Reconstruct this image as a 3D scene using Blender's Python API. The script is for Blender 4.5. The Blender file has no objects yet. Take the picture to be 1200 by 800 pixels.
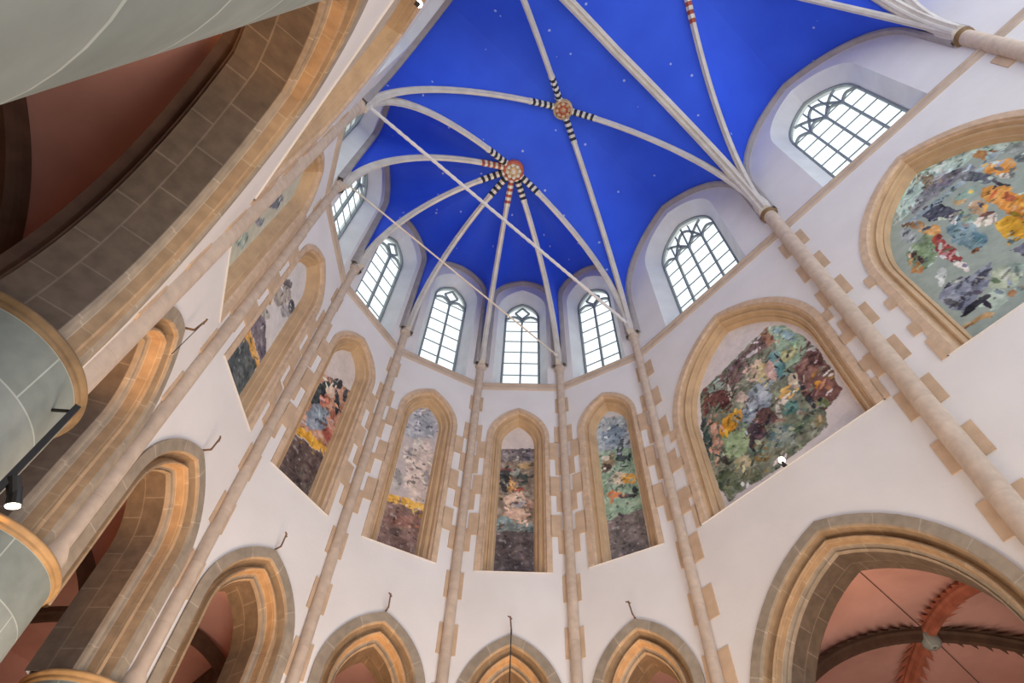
import bpy, math, random
import numpy as np
from mathutils import Vector, Matrix
from mathutils.geometry import tessellate_polygon
random.seed(7)
S = bpy.context.scene
COL = S.collection
PI = math.pi

# ------------------------------------------------------------------ camera
cd = bpy.data.cameras.new('camera'); cam = bpy.data.objects.new('camera', cd); COL.objects.link(cam)
cd.sensor_width = 36; cd.lens = 22.8; cd.clip_end = 300; cd.clip_start = 0.05
_R = Matrix(((0.75084, -0.57015, -0.33342), (-0.6598, -0.62453, -0.41788), (0.03002, 0.53375, -0.84511)))
# the columns of _R are the camera's right, up and back axes written as rows per world axis
_m = _R.to_4x4(); _m.translation = Vector((0, 0, 1.6)); cam.matrix_world = _m
S.camera = cam

# ------------------------------------------------------------------ view, world, lights
S.view_settings.view_transform = 'Standard'; S.view_settings.look = 'None'
S.view_settings.gamma = 1; S.view_settings.use_curve_mapping = False
S.view_settings.exposure = -0.08
W = bpy.data.worlds.new('overcast_sky'); S.world = W; W.use_nodes = True
_bg = W.node_tree.nodes['Background']; _bg.inputs[0].default_value = (0.90, 0.95, 1.0, 1); _bg.inputs[1].default_value = 1.6

def area(name, loc, target, size, power, col, sy=None):
    l = bpy.data.lights.new(name, 'AREA'); l.energy = power; l.color = col
    l.shape = 'RECTANGLE'; l.size = size; l.size_y = sy or size
    o = bpy.data.objects.new(name, l); COL.objects.link(o); o.location = loc
    o.rotation_euler = (Vector(target) - Vector(loc)).to_track_quat('-Z', 'Y').to_euler()
    return o
def lamp(name, loc, power, col, r=0.25):
    l = bpy.data.lights.new(name, 'POINT'); l.energy = power; l.color = col; l.shadow_soft_size = r
    o = bpy.data.objects.new(name, l); COL.objects.link(o); o.location = loc
    return o
def spot(name, loc, target, power, col, ang=60, r=0.1):
    l = bpy.data.lights.new(name, 'SPOT'); l.energy = power; l.color = col; l.shadow_soft_size = r
    l.spot_size = math.radians(ang); l.spot_blend = 0.8
    o = bpy.data.objects.new(name, l); COL.objects.link(o); o.location = loc
    o.rotation_euler = (Vector(target) - Vector(loc)).to_track_quat('-Z', 'Y').to_euler()
    return o
WARM = (1.0, 0.62, 0.32); SOFT = (1.0, 0.76, 0.58); COOL = (0.86, 0.93, 1.0)
area('choir_fill', (5.0, 2.5, 0.5), (5.0, 3.5, 20), 6, 430, (1.0, 0.87, 0.76))  # broad unseen fill panel added just above the floor
area('apse_fill', (4.3, 6.0, 1.0), (4.2, 10.0, 12), 4, 430, SOFT)  # warm fill added out of view to tint the lower apse walls
area('left_wall_fill', (2.8, 6.8, 0.6), (0.2, 9.5, 11), 2, 110, (1.0, 0.74, 0.54))  # small unseen fill, added to warm the left side of the apse
area('nave_daylight', (4.4, -14, 13), (4.4, 4, 13), 10, 480, COOL, 12)

# ------------------------------------------------------------------ plan of the choir
P = {8: (-0.943, 6.003), 7: (-0.105, 8.187), 6: (1.711, 10.06), 5: (4.226, 10.855), 4: (6.897, 10.219),
     3: (8.865, 8.503), 2: (9.767, 6.003), 1: (9.601, 0.632), 0: (9.364, -5.312), -1: (9.15, -11.0),
     9: (-0.93, 0.63), 10: (-0.95, -5.3)}
P = {k: Vector(v) for k, v in P.items()}
def nrm(a, b):
    d = (P[b] - P[a]).normalized(); return Vector((-d.y, d.x))      # points into the choir
def shift(k, off):                                                    # mitred offset, off > 0 = outward
    if k - 1 in P and k + 1 in P:
        n1, n2 = nrm(k - 1, k), nrm(k, k + 1); m = (n1 + n2).normalized(); return P[k] - m * off / m.dot(n1)
    n = nrm(k, k + 1) if k + 1 in P else nrm(k - 1, k)
    return P[k] - n * off
WO = 0.06                                                             # wall plane lies behind the cornice edge
WP = {k: shift(k, WO) for k in P}; WP8 = P[8] + Vector((.02, 0))
CORN = 18.3; CAPZ = 19.4; RING = 6.2; TH = 0.95
class Bay:
    def __init__(s, a):
        s.a, s.b = a, a + 1
        s.A, s.B = (WP8, P[9] + Vector((.02, 0))) if a == 8 else (WP[a], WP[a + 1]); s.L = (s.B - s.A).length; s.d = (s.B - s.A) / s.L
        s.n = Vector((-s.d.y, s.d.x)); s.c = s.L / 2; s.wide = s.L > 4
    def w(s, x, z, dep=0.0):
        p = s.A + s.d * x - s.n * dep; return Vector((p.x, p.y, z))
BAYS = {a: Bay(a) for a in range(-1, 10)}

# ------------------------------------------------------------------ materials
def mat(name): 
    m = bpy.data.materials.new(name); m.use_nodes = True; return m, m.node_tree.nodes, m.node_tree.links
def srgb(r, g, b):
    f = lambda c: (c / 255 / 12.92) if c / 255 <= 0.04045 else ((c / 255 + 0.055) / 1.055) ** 2.4
    return (f(r), f(g), f(b), 1)
def plain(name, col, rough=0.7, var=0.12, scale=3.0, metal=0.0, bump=0.0, bscale=40):
    m, N, L = mat(name); b = N['Principled BSDF']; b.inputs['Roughness'].default_value = rough; b.inputs['Metallic'].default_value = metal
    t = N.new('ShaderNodeTexCoord'); n = N.new('ShaderNodeTexNoise'); n.inputs['Scale'].default_value = scale; n.inputs['Detail'].default_value = 5
    L.new(t.outputs['Object'], n.inputs['Vector'])
    r = N.new('ShaderNodeMapRange'); r.inputs[1].default_value = 0.3; r.inputs[2].default_value = 0.7
    L.new(n.outputs['Fac'], r.inputs[0])
    x = N.new('ShaderNodeMix'); x.data_type = 'RGBA'; c = col
    x.inputs[6].default_value = (c[0] * (1 - var), c[1] * (1 - var * 1.1), c[2] * (1 - var * 1.2), 1)
    x.inputs[7].default_value = (min(1, c[0] * (1 + var * .6)), min(1, c[1] * (1 + var * .6)), min(1, c[2] * (1 + var * .6)), 1)
    L.new(r.outputs[0], x.inputs[0]); L.new(x.outputs[2], b.inputs['Base Color'])
    if bump:
        n2 = N.new('ShaderNodeTexNoise'); n2.inputs['Scale'].default_value = bscale; L.new(t.outputs['Object'], n2.inputs['Vector'])
        bp = N.new('ShaderNodeBump'); bp.inputs['Strength'].default_value = bump; bp.inputs['Distance'].default_value = 0.02
        L.new(n2.outputs['Fac'], bp.inputs['Height']); L.new(bp.outputs[0], b.inputs['Normal'])
    return m
def ashlar(name, c1, c2, mortar, bw=0.6, bh=0.32, ms=0.006, var=0.25):
    m, N, L = mat(name); b = N['Principled BSDF']; b.inputs['Roughness'].default_value = 0.8
    uv = N.new('ShaderNodeUVMap'); k = N.new('ShaderNodeTexBrick'); k.inputs['Scale'].default_value = 1
    k.inputs['Color1'].default_value = c1; k.inputs['Color2'].default_value = c2; k.inputs['Mortar'].default_value = mortar
    k.inputs['Brick Width'].default_value = bw; k.inputs['Row Height'].default_value = bh; k.inputs['Mortar Size'].default_value = ms
    k.inputs['Bias'].default_value = 0
    L.new(uv.outputs[0], k.inputs['Vector'])
    t = N.new('ShaderNodeTexCoord'); n = N.new('ShaderNodeTexNoise'); n.inputs['Scale'].default_value = 6; n.inputs['Detail'].default_value = 6
    L.new(t.outputs['Object'], n.inputs['Vector'])
    r = N.new('ShaderNodeMapRange'); r.inputs[1].default_value = 0.3; r.inputs[2].default_value = 0.7; r.inputs[3].default_value = 1 - var; r.inputs[4].default_value = 1 + var * .5
    L.new(n.outputs['Fac'], r.inputs[0])
    x = N.new('ShaderNodeVectorMath'); x.operation = 'SCALE'
    L.new(k.outputs['Color'], x.inputs[0]); L.new(r.outputs[0], x.inputs['Scale']); L.new(x.outputs[0], b.inputs['Base Color'])
    return m
M = {}
M['plaster'] = plain('white_lime_plaster', (0.79, 0.755, 0.735), 0.9, 0.05, 0.9, bump=0.15, bscale=12)
M['reveal'] = plain('window_reveal_plaster', (0.82, 0.83, 0.80), 0.9, 0.07, 1.3)
M['stone'] = ashlar('tan_sandstone', (0.66, 0.48, 0.33, 1), (0.61, 0.43, 0.29, 1), (0.68, 0.54, 0.40, 1), 0.7, 0.33, 0.006, 0.18)
M['quoin'] = plain('tan_quoin_stone', (0.60, 0.43, 0.29), 0.85, 0.14, 3)
M['grey'] = ashlar('grey_green_stone', (0.37, 0.30, 0.225, 1), (0.30, 0.24, 0.175, 1), (0.46, 0.38, 0.29, 1), 0.75, 0.42, 0.010, 0.2)
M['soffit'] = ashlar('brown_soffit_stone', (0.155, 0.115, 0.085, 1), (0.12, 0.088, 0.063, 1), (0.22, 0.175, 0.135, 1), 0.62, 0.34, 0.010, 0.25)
M['column'] = ashlar('smooth_grey_column_stone', (0.30, 0.33, 0.305, 1), (0.24, 0.27, 0.245, 1), (0.46, 0.50, 0.46, 1), 1.1, 0.55, 0.008, 0.12)
M['ring'] = plain('ochre_ring_stone', (0.50, 0.30, 0.13), 0.6, 0.25, 5)
M['ringdark'] = plain('dark_ochre_ring_stone', (0.24, 0.155, 0.075), 0.6, 0.3, 5)
M['shaft'] = ashlar('shaft_stone', (0.63, 0.50, 0.39, 1), (0.58, 0.455, 0.35, 1), (0.55, 0.42, 0.32, 1), 3.0, 1.1, 0.006, 0.15)
M['rib'] = plain('pale_grey_rib_stone', (0.70, 0.65, 0.58), 0.8, 0.12, 2.5)
M['wallrib'] = plain('grey_wall_rib_stone', (0.42, 0.38, 0.36), 0.8, 0.12, 2.5)
M['ribpink'] = plain('pinkish_rib_stone', (0.62, 0.46, 0.38), 0.8, 0.2, 2.0)
M['black'] = plain('black_rib_paint', (0.02, 0.02, 0.025), 0.6, 0.1)
M['cream'] = plain('cream_rib_paint', (0.75, 0.70, 0.60), 0.7, 0.1)
M['red'] = plain('red_rib_paint', (0.42, 0.09, 0.05), 0.7, 0.2)
M['boss'] = plain('painted_boss_stone', (0.60, 0.42, 0.24), 0.6, 0.3, 9)
M['bossred'] = plain('red_boss_paint', (0.55, 0.13, 0.07), 0.6, 0.3, 9)
M['cornice'] = plain('cornice_stone', (0.55, 0.44, 0.36), 0.85, 0.15, 2)
M['capring'] = plain('bronze_brown_ring_stone', (0.22, 0.13, 0.05), 0.6, 0.25, 6)
M['iron'] = plain('black_iron', (0.02, 0.018, 0.016), 0.5, 0.2)
M['rust'] = plain('rusty_iron', (0.16, 0.09, 0.05), 0.6, 0.3, 20)
M['rod'] = plain('white_painted_rod', (0.72, 0.72, 0.74), 0.5, 0.05)
M['lead'] = plain('grey_green_window_lead', (0.27, 0.31, 0.31), 0.7, 0.1)
M['pink'] = plain('salmon_aisle_plaster', (0.60, 0.34, 0.29), 0.9, 0.2, 0.8, bump=0.1, bscale=8)
M['darkrib'] = plain('dark_brown_rib_stone', (0.10, 0.055, 0.035), 0.75, 0.3, 4)
M['redrib'] = plain('brick_red_rib_paint', (0.40, 0.13, 0.075), 0.75, 0.3, 4)
M['floor'] = plain('worn_floor_slabs', (0.42, 0.38, 0.33), 0.8, 0.2, 1.5)
def glass():
    m, N, L = mat('pale_window_glass'); N.remove(N['Principled BSDF'])
    o = N['Material Output']; t = N.new('ShaderNodeBsdfTransparent'); t.inputs[0].default_value = (0.93, 0.97, 0.96, 1)
    g = N.new('ShaderNodeBsdfGlossy'); g.inputs['Roughness'].default_value = 0.15; g.inputs[0].default_value = (.8, .85, .85, 1)
    x = N.new('ShaderNodeMixShader'); x.inputs[0].default_value = 0.068
    L.new(t.outputs[0], x.inputs[1]); L.new(g.outputs[0], x.inputs[2]); L.new(x.outputs[0], o.inputs[0]); return m
M['glass'] = glass()
def emis(name, col, s):
    m, N, L = mat(name); b = N['Principled BSDF']; b.inputs['Emission Color'].default_value = col; b.inputs['Emission Strength'].default_value = s; return m
M['bulb'] = emis('lit_bulb', (1.0, 0.88, 0.65, 1), 12)
def vault_blue():
    m, N, L = mat('ultramarine_vault_paint'); b = N['Principled BSDF']; b.inputs['Roughness'].default_value = 0.75
    t = N.new('ShaderNodeTexCoord'); n = N.new('ShaderNodeTexNoise'); n.inputs['Scale'].default_value = 0.7; n.inputs['Detail'].default_value = 4
    L.new(t.outputs['Object'], n.inputs['Vector'])
    x = N.new('ShaderNodeMix'); x.data_type = 'RGBA'; x.inputs[6].default_value = (0.016, 0.070, 0.66, 1); x.inputs[7].default_value = (0.034, 0.125, 0.88, 1)
    L.new(n.outputs['Fac'], x.inputs[0])
    v = N.new('ShaderNodeTexVoronoi'); v.inputs['Scale'].default_value = 1.5
    L.new(t.outputs['Object'], v.inputs['Vector'])
    lt = N.new('ShaderNodeMath'); lt.operation = 'LESS_THAN'; lt.inputs[1].default_value = 0.068
    L.new(v.outputs['Distance'], lt.inputs[0])
    y = N.new('ShaderNodeMix'); y.data_type = 'RGBA'; y.inputs[7].default_value = (0.36, 0.44, 0.85, 1)
    L.new(x.outputs[2], y.inputs[6]); L.new(lt.outputs[0], y.inputs[0]); L.new(y.outputs[2], b.inputs['Base Color'])
    return m
M['blue'] = vault_blue()
def paint_mat():
    m, N, L = mat('mural_paint'); b = N['Principled BSDF']; b.inputs['Roughness'].default_value = 0.85
    a = N.new('ShaderNodeVertexColor'); a.layer_name = 'paint'; L.new(a.outputs[0], b.inputs['Base Color']); return m
M['paint'] = paint_mat()
M['gold'] = plain('golden_moulding_stone', (0.58, 0.40, 0.235), 0.85, 0.15, 2.5)
M['ochre'] = ashlar('ochre_brown_moulding_stone', (0.46, 0.31, 0.18, 1), (0.38, 0.25, 0.14, 1), (0.52, 0.40, 0.26, 1), 0.7, 0.5, 0.006, 0.2)

# ------------------------------------------------------------------ mesh helpers
def mesh_obj(name, verts, faces, mats, parent=None, uvs=None, fm=None, smooth=False):
    me = bpy.data.meshes.new(name); me.from_pydata([tuple(v) for v in verts], [], faces)
    for m in (mats if isinstance(mats, (list, tuple)) else [mats]): me.materials.append(m)
    if fm: me.polygons.foreach_set('material_index', fm)
    if uvs:
        l = me.uv_layers.new(name='UVMap')
        for i, u in enumerate(uvs): l.data[i].uv = u
    if smooth: me.polygons.foreach_set('use_smooth', [True] * len(me.polygons))
    me.update(); o = bpy.data.objects.new(name, me); COL.objects.link(o)
    if parent: o.parent = parent; o.matrix_parent_inverse = parent.matrix_world.inverted()
    return o
class MB:
    def __init__(s): s.v = []; s.f = []; s.uv = []; s.m = []
    def face(s, pts, uv=None, m=0):
        i = len(s.v); s.v += [Vector(p) for p in pts]; s.f.append(tuple(range(i, i + len(pts)))); s.uv += uv or [(0, 0)] * len(pts); s.m.append(m)
    def grid(s, rows, us=None, vs=None, m=0, closed=False, mf=None):
        """rows: equal-length point lists; us along a row, vs across rows"""
        i0 = len(s.v); nr, nc = len(rows), len(rows[0])
        for r in rows: s.v += [Vector(p) for p in r]
        if us is None:
            mid = rows[nr // 2]; us = [0]
            for a, b in zip(mid, mid[1:]): us.append(us[-1] + (Vector(b) - Vector(a)).length)
            if closed: us.append(us[-1] + (Vector(mid[0]) - Vector(mid[-1])).length)
        if vs is None:
            vs = [0]
            for a, b in zip(rows, rows[1:]): vs.append(vs[-1] + (Vector(b[nc // 3]) - Vector(a[nc // 3])).length)
        for r in range(nr - 1):
            for c in range(nc if closed else nc - 1):
                c2 = (c + 1) % nc; a = i0 + r * nc + c; b = i0 + r * nc + c2
                s.f.append((a, b, b + nc, a + nc)); s.uv += [(us[c], vs[r]), (us[c + 1], vs[r]), (us[c + 1], vs[r + 1]), (us[c], vs[r + 1])]
                s.m.append(mf(r, c) if mf else m)
    def box(s, f, x0, x1, z0, z1, d0, d1, m=0):
        """box in a bay frame: x along the wall, z up, d depth outward"""
        q = [f(x, z, d) for d in (d0, d1) for x, z in ((x0, z0), (x1, z0), (x1, z1), (x0, z1))]
        i = len(s.v); s.v += q
        for fa in ((0, 1, 2, 3), (7, 6, 5, 4), (0, 4, 5, 1), (1, 5, 6, 2), (2, 6, 7, 3), (3, 7, 4, 0)):
            s.f.append(tuple(i + k for k in fa)); s.m.append(m)
            s.uv += [(0.05 + (x1 - x0) * (k in (1, 2)), z0 + (z1 - z0) * (k in (1, 2))) for k in range(4)]
    def bar(s, p, q, r, n=8, r2=None, m=0):
        p, q = Vector(p), Vector(q); d = (q - p).normalized(); a = d.orthogonal().normalized(); b = d.cross(a)
        r2 = r if r2 is None else r2
        ring = lambda c, R: [c + (a * math.cos(t) + b * math.sin(t)) * R for t in (2 * PI * k / n for k in range(n))]
        A, B = ring(p, r), ring(q, r2); s.grid([A, B], closed=True, m=m); s.face(A[::-1], m=m); s.face(B, m=m)
    def lathe(s, c, prof, n=32, m=0, mf=None):
        """prof: list of (radius, z); c: plan centre"""
        rows = [[Vector((c[0] + r * math.cos(2 * PI * k / n), c[1] + r * math.sin(2 * PI * k / n), z)) for k in range(n)] for r, z in prof]
        R = max(r for r, z in prof); us = [2 * PI * R * k / n for k in range(n + 1)]; vs = [0]
        for (r0, z0), (r1, z1) in zip(prof, prof[1:]): vs.append(vs[-1] + math.hypot(r1 - r0, z1 - z0))
        s.grid(rows, us, vs, m=m, closed=True, mf=mf)
    def build(s, name, mats, parent=None, smooth=False):
        return mesh_obj(name, s.v, s.f, mats, parent, s.uv, s.m, smooth)
def thing(name, label, cat, loc, group=None, kind=None):
    o = bpy.data.objects.new(name, None); o.empty_display_size = 0.2; COL.objects.link(o); o.location = loc
    bpy.context.view_layer.update()
    return tag(o, label, cat, group, kind)
def tag(o, label=None, cat=None, group=None, kind=None):
    if label: o['label'] = label
    if cat: o['category'] = cat
    if group: o['group'] = group
    if kind: o['kind'] = kind
    return o
def struct(o): o['kind'] = 'structure'; return o

def arc_x(h, w, H):                                                  # distance in from the springing at height h
    R = (w * w + H * H) / (2 * w); return R - math.sqrt(max(0, R * R - h * h)) 
def outline(cx, w, zb, zs, H, n=14, nj=3):
    """open outline: bottom left, up the jamb, over the pointed arch, down to bottom right"""
    R = (w * w + H * H) / (2 * w); th = math.asin(min(1, H / R))
    left = [(cx - w, zb + (zs - zb) * k / nj) for k in range(nj)]
    arc = [(cx - w + R - R * math.cos(th * k / n), zs + R * math.sin(th * k / n)) for k in range(n + 1)]
    L = left + arc
    return L + [(2 * cx - x, z) for x, z in reversed(L[:-1])]
def loft(mb, bay, outs, m=0, mf=None):
    """outs: list of (outline points, depth)"""
    mb.grid([[bay.w(x, z, d) for x, z in pts] for pts, d in outs], m=m, mf=mf)
def half_w(z, w, zs, H):
    return w if z <= zs else max(0.0, w - arc_x(min(H, z - zs), w, H))

# painted fields of the murals, in metres along and up their own wall
PAINT = {
 '12': ((212, 202, 198), [
  ((118,122,104),[(4.08,15.37),(1.78,15.79),(1.36,15.31),(1.1,14.46),(1.05,13.99),(1.03,12.96),(1.1,12.46),(1.56,12.28),(1.69,11.88),(2.67,11.72),(4.33,11.73),(4.42,12.78),(4.29,14.35)]),
  ((150,175,150),[(1.75,15.78),(1.35,15.32),(1.09,14.34),(1.55,14.0),(1.79,14.07),(1.81,14.79)]),
  ((150,180,190),(1.45,15.09,-1.93,-1.71,8.74,-3.74)),
  ((112,88,85),[(4.02,15.3),(3.17,15.39),(1.8,15.75),(1.75,15.13),(2.54,15.22),(2.81,14.89),(3.06,14.57),(3.26,14.87),(3.8,15.12)]),
  ((150,110,85),[(1.97,15.79),(1.76,15.76),(1.72,15.1),(1.96,15.12)]),
  ((190,185,185),(2.36,15.32,-4.33,0.35,1.39,-12.99)),
  ((200,170,150),(2.44,14.89,-2.94,0.26,1.01,-10.86)),
  ((188,175,130),(2.38,14.47,-2.4,-2.1,3.07,-1.56)),
  ((200,165,155),(2.17,14.29,-6.55,-1.46,1.91,-2.48)),
  ((195,170,150),(2.63,14.65,-5.57,-1.96,3.63,-3.37)),
  ((110,150,150),[(2.06,14.87),(1.77,14.79),(1.78,13.92),(2.08,13.82)]),
  ((165,165,120),(1.58,14.42,-4.74,0.45,-0.29,-4.62)),
  ((45,50,50),(1.82,14.24,-0.02,-1.96,23.64,-2.08)),
  ((115,80,72),[(1.65,13.92),(1.11,14.06),(1.04,12.93),(1.1,12.46),(1.56,12.28),(1.78,12.58),(1.75,13.38)]),
  ((200,140,50),(1.43,12.97,-9.32,-4.08,8.2,-7.87)),
  ((170,120,90),(1.3,12.74,-11.47,-5.15,8.33,-8.05)),
  ((95,65,60),(1.16,13.74,-1.96,-2.85,7.45,-2.29)),
  ((140,100,90),(1.38,13.52,-2.27,-3.29,10.32,-3.37)),
  ((150,120,60),(1.13,12.99,-2.51,-6.7,17.14,-3.3)),
  ((45,45,48),(1.72,12.93,0.29,-1.85,15.66,0.08)),
  ((120,130,90),(1.53,12.49,-5.76,-2.56,6.2,-6.28)),
  ((95,55,48),(3.63,14.66,-2.64,-0.81,2.3,-2.31)),
  ((150,165,150),(3.56,15.13,-3.62,0.34,1.74,-7.51)),
  ((110,70,60),(4.0,14.83,-5.43,-2.72,2.43,-1.9)),
  ((200,190,180),(3.33,14.65,-18.8,-3.08,2.0,-2.73)),
  ((145,155,165),[(2.72,14.31),(2.42,14.18),(2.35,13.56),(2.54,13.32),(3.0,13.33),(3.37,13.25),(3.22,13.79),(2.94,14.07)]),
  ((170,178,186),(2.59,13.9,-6.09,0.28,1.17,-6.09)),
  ((195,175,160),(3.05,14.17,-5.61,-1.92,3.6,-3.59)),
  ((205,190,165),(1.85,13.58,-6.25,-2.54,3.36,-3.18)),
  ((200,155,85),(2.14,13.35,-4.97,-1.17,3.98,-5.65)),
  ((215,195,180),(2.2,13.19,-8.75,-3.47,5.83,-5.88)),
  ((85,125,118),(2.16,12.9,-4.98,0.7,-0.48,-4.82)),
  ((190,180,170),(2.42,13.03,-15.14,-2.33,2.36,-4.41)),
  ((105,78,72),(2.73,13.16,-3.4,-1.27,3.77,-3.99)),
  ((70,55,62),(3.11,12.93,-2.62,-2.34,3.48,-2.18)),
  ((60,48,52),(3.3,12.75,-7.6,-2.68,4.42,-5.09)),
  ((205,150,50),[(3.72,14.0),(3.21,13.92),(3.28,13.59),(3.7,13.38),(3.95,13.51)]),
  ((205,145,40),(3.78,13.58,-5.0,-1.58,3.76,-4.18)),
  ((145,165,125),(3.65,13.01,-2.01,-1.76,2.52,-1.67)),
  ((195,150,125),(4.11,13.57,-10.76,-1.76,0.83,-1.22)),
  ((60,75,70),(4.33,13.68,-9.24,-1.4,1.17,-1.73)),
  ((70,80,75),(4.25,14.22,-8.74,-2.5,3.37,-3.68)),
  ((55,50,40),(4.01,12.76,-4.03,-3.51,9.96,-7.02)),
  ((95,115,115),(2.65,12.52,-3.3,0.38,0.1,-5.65)),
  ((135,145,135),(2.63,12.27,-3.34,0.17,0.76,-5.89)),
  ((95,110,85),(2.12,12.35,-3.45,0.28,0.09,-7.34)),
  ((60,75,65),(1.85,12.41,-3.47,0.01,2.54,-18.44)),
  ((120,100,60),(3.22,12.18,-4.4,-0.85,4.62,-8.0)),
  ((165,155,120),(3.66,12.39,-5.09,-1.74,4.36,-5.35)),
  ((85,95,70),(4.13,12.18,-3.67,0.54,0.28,-2.4)),
  ((105,110,85),(3.62,11.93,-3.85,0.71,-0.01,-4.92)),
  ((110,130,110),(3.18,12.45,-3.83,0.33,0.94,-7.12)),
  ((130,120,85),(1.76,12.09,-7.03,-3.1,4.12,-4.43)),
  ((190,160,130),(1.76,12.16,-21.84,-9.6,8.82,-9.41)),
 ]),
 '01': ((150, 160, 150), [
  ((175,195,185),[(4.17,15.66),(3.95,15.97),(3.58,16.48),(2.85,16.93),(2.36,16.69),(1.81,16.14),(1.38,15.18),(1.59,14.87),(2.04,15.75),(3.06,16.0),(3.75,15.74)]),
  ((125,125,130),[(3.73,15.68),(3.18,16.11),(2.28,15.65),(2.27,15.47),(3.3,15.57),(3.73,15.55)]),
  ((110,105,112),(2.81,15.92,-2.38,-0.65,3.14,-6.99)),
  ((190,195,200),(2.77,16.09,-3.56,-0.91,6.11,-16.32)),
  ((140,125,100),(2.96,16.28,-5.42,-3.05,5.44,-2.3)),
  ((150,165,170),[(4.06,15.52),(2.25,15.41),(1.75,15.51),(1.8,15.36),(2.29,15.26),(4.05,15.36)]),
  ((170,125,75),(2.01,15.67,-6.02,-3.72,7.41,-2.76)),
  ((130,140,135),(1.66,15.08,-3.88,-2.51,5.21,-1.89)),
  ((90,100,100),(1.74,14.77,-6.61,-4.32,11.29,-4.26)),
  ((70,72,85),[(3.63,15.35),(3.17,15.29),(3.18,14.59),(3.45,14.71),(3.61,15.02)]),
  ((90,95,100),(2.43,15.12,-2.63,-1.61,5.93,-2.49)),
  ((60,60,60),(2.34,14.58,-3.23,-3.44,21.02,-2.02)),
  ((205,140,65),(2.06,14.94,-3.07,-1.56,3.68,-2.53)),
  ((230,175,110),(2.06,15.11,-8.48,-4.26,9.74,-6.61)),
  ((215,205,190),(2.14,14.57,-6.54,-4.2,12.95,-5.38)),
  ((205,145,70),(2.53,14.36,-3.24,-2.04,4.37,-1.99)),
  ((205,135,55),(2.5,13.86,-2.91,-1.88,3.93,-1.85)),
  ((165,85,50),(2.49,14.04,-6.7,-4.3,11.14,-5.15)),
  ((195,125,50),(2.62,13.46,-5.25,-3.42,3.98,-1.98)),
  ((185,155,110),(2.99,14.92,-7.62,-1.97,1.75,-5.63)),
  ((140,165,150),(2.81,14.95,-4.61,-1.23,2.36,-7.48)),
  ((205,155,45),[(3.0,13.7),(2.76,13.61),(2.69,12.99),(2.83,12.79),(3.18,12.96)]),
  ((180,150,115),(2.88,14.39,-4.22,-2.59,4.98,-2.39)),
  ((70,65,70),(2.81,14.38,-13.64,-8.42,12.51,-5.95)),
  ((215,200,185),(3.05,13.94,-3.92,-1.45,3.13,-4.76)),
  ((120,80,70),(2.92,14.07,-5.87,-2.2,9.44,-14.0)),
  ((150,165,140),(3.15,14.38,-3.13,-3.27,10.09,-1.54)),
  ((210,200,190),(3.35,14.51,-7.3,-4.3,5.76,-2.96)),
  ((125,150,155),(3.44,13.9,-1.61,-1.69,4.52,-0.81)),
  ((95,130,140),(3.35,13.62,-2.38,-3.65,12.69,-0.64)),
  ((95,95,110),[(3.24,12.86),(2.79,12.71),(3.08,12.27)]),
  ((200,150,90),(3.76,14.76,-4.35,-2.46,5.55,-2.97)),
  ((170,135,95),(3.81,15.19,-5.59,-3.09,9.04,-4.72)),
  ((150,65,60),[(3.89,14.47),(3.71,14.26),(3.76,13.4),(3.94,13.41),(4.05,13.77)]),
  ((195,150,145),(3.86,14.04,-8.16,-22.33,7.56,0.18)),
  ((195,150,145),(3.87,13.7,-8.59,-23.33,7.72,0.18)),
  ((220,210,200),(3.92,13.35,-2.84,-3.56,15.31,-2.36)),
  ((140,90,55),(3.56,13.4,-11.84,-4.18,6.08,-10.26)),
  ((125,145,110),(4.17,14.33,-2.14,-2.17,2.52,-0.57)),
  ((90,60,50),(4.33,14.47,-8.59,-4.71,7.53,-4.47)),
  ((210,180,150),(4.38,14.49,-19.01,-10.36,15.0,-8.96)),
  ((150,70,60),(3.83,14.35,-8.96,-5.13,5.86,-3.28)),
  ((160,165,165),(4.1,15.11,-4.74,-2.57,4.46,-2.44)),
  ((180,130,80),(4.48,13.99,-5.9,-3.26,6.85,-4.32)),
  ((205,210,205),(4.28,13.41,-8.54,-4.93,4.07,-2.62)),
  ((125,130,145),[(4.39,13.09),(3.57,12.87),(3.83,12.45),(4.54,12.23),(4.61,12.9)]),
  ((65,65,78),(4.21,13.04,-4.86,-0.78,0.8,-16.08)),
  ((65,65,78),(3.86,12.71,-5.11,-0.95,0.41,-10.94)),
  ((70,70,75),(4.48,12.62,-4.87,-3.8,14.8,-6.79)),
  ((165,175,150),(3.62,12.34,-3.8,-0.99,0.54,-3.15)),
  ((150,165,155),(3.38,12.35,-4.41,-2.87,6.38,-3.98)),
  ((165,180,165),(4.02,12.07,-4.4,-1.05,0.63,-4.05)),
  ((40,40,45),(4.29,12.25,-3.66,-0.48,-0.73,-11.64)),
  ((160,115,75),(3.67,11.92,-6.87,-1.82,2.12,-13.92)),
  ((175,140,95),(4.42,11.89,-4.29,-1.18,3.87,-13.25)),
  ((110,130,115),(2.4,13.15,-4.39,-2.95,2.74,-1.35)),
  ((190,150,80),(1.97,13.52,-3.64,-2.48,4.16,-1.82)),
  ((150,120,110),(1.64,13.87,-3.61,-2.47,3.34,-1.33)),
  ((120,90,80),(2.11,12.92,-4.59,-3.18,4.25,-2.02)),
  ((185,175,155),(2.74,12.52,-4.55,-3.08,4.15,-2.29)),
 ]),
 '34': ((206, 192, 184), [
  ((110,100,100),[(1.78,15.73),(0.91,15.8),(0.88,15.28),(1.77,15.25)]),
  ((140,130,130),(1.64,15.45,-15.26,0.59,-0.17,-4.99)),
  ((85,80,88),(1.04,15.47,-15.27,0.17,-0.15,-4.46)),
  ((190,180,170),(1.32,15.26,-20.54,0.49,-0.11,-3.35)),
  ((135,118,102),[(1.77,15.25),(0.87,15.28),(0.82,12.87),(1.78,12.84)]),
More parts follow.
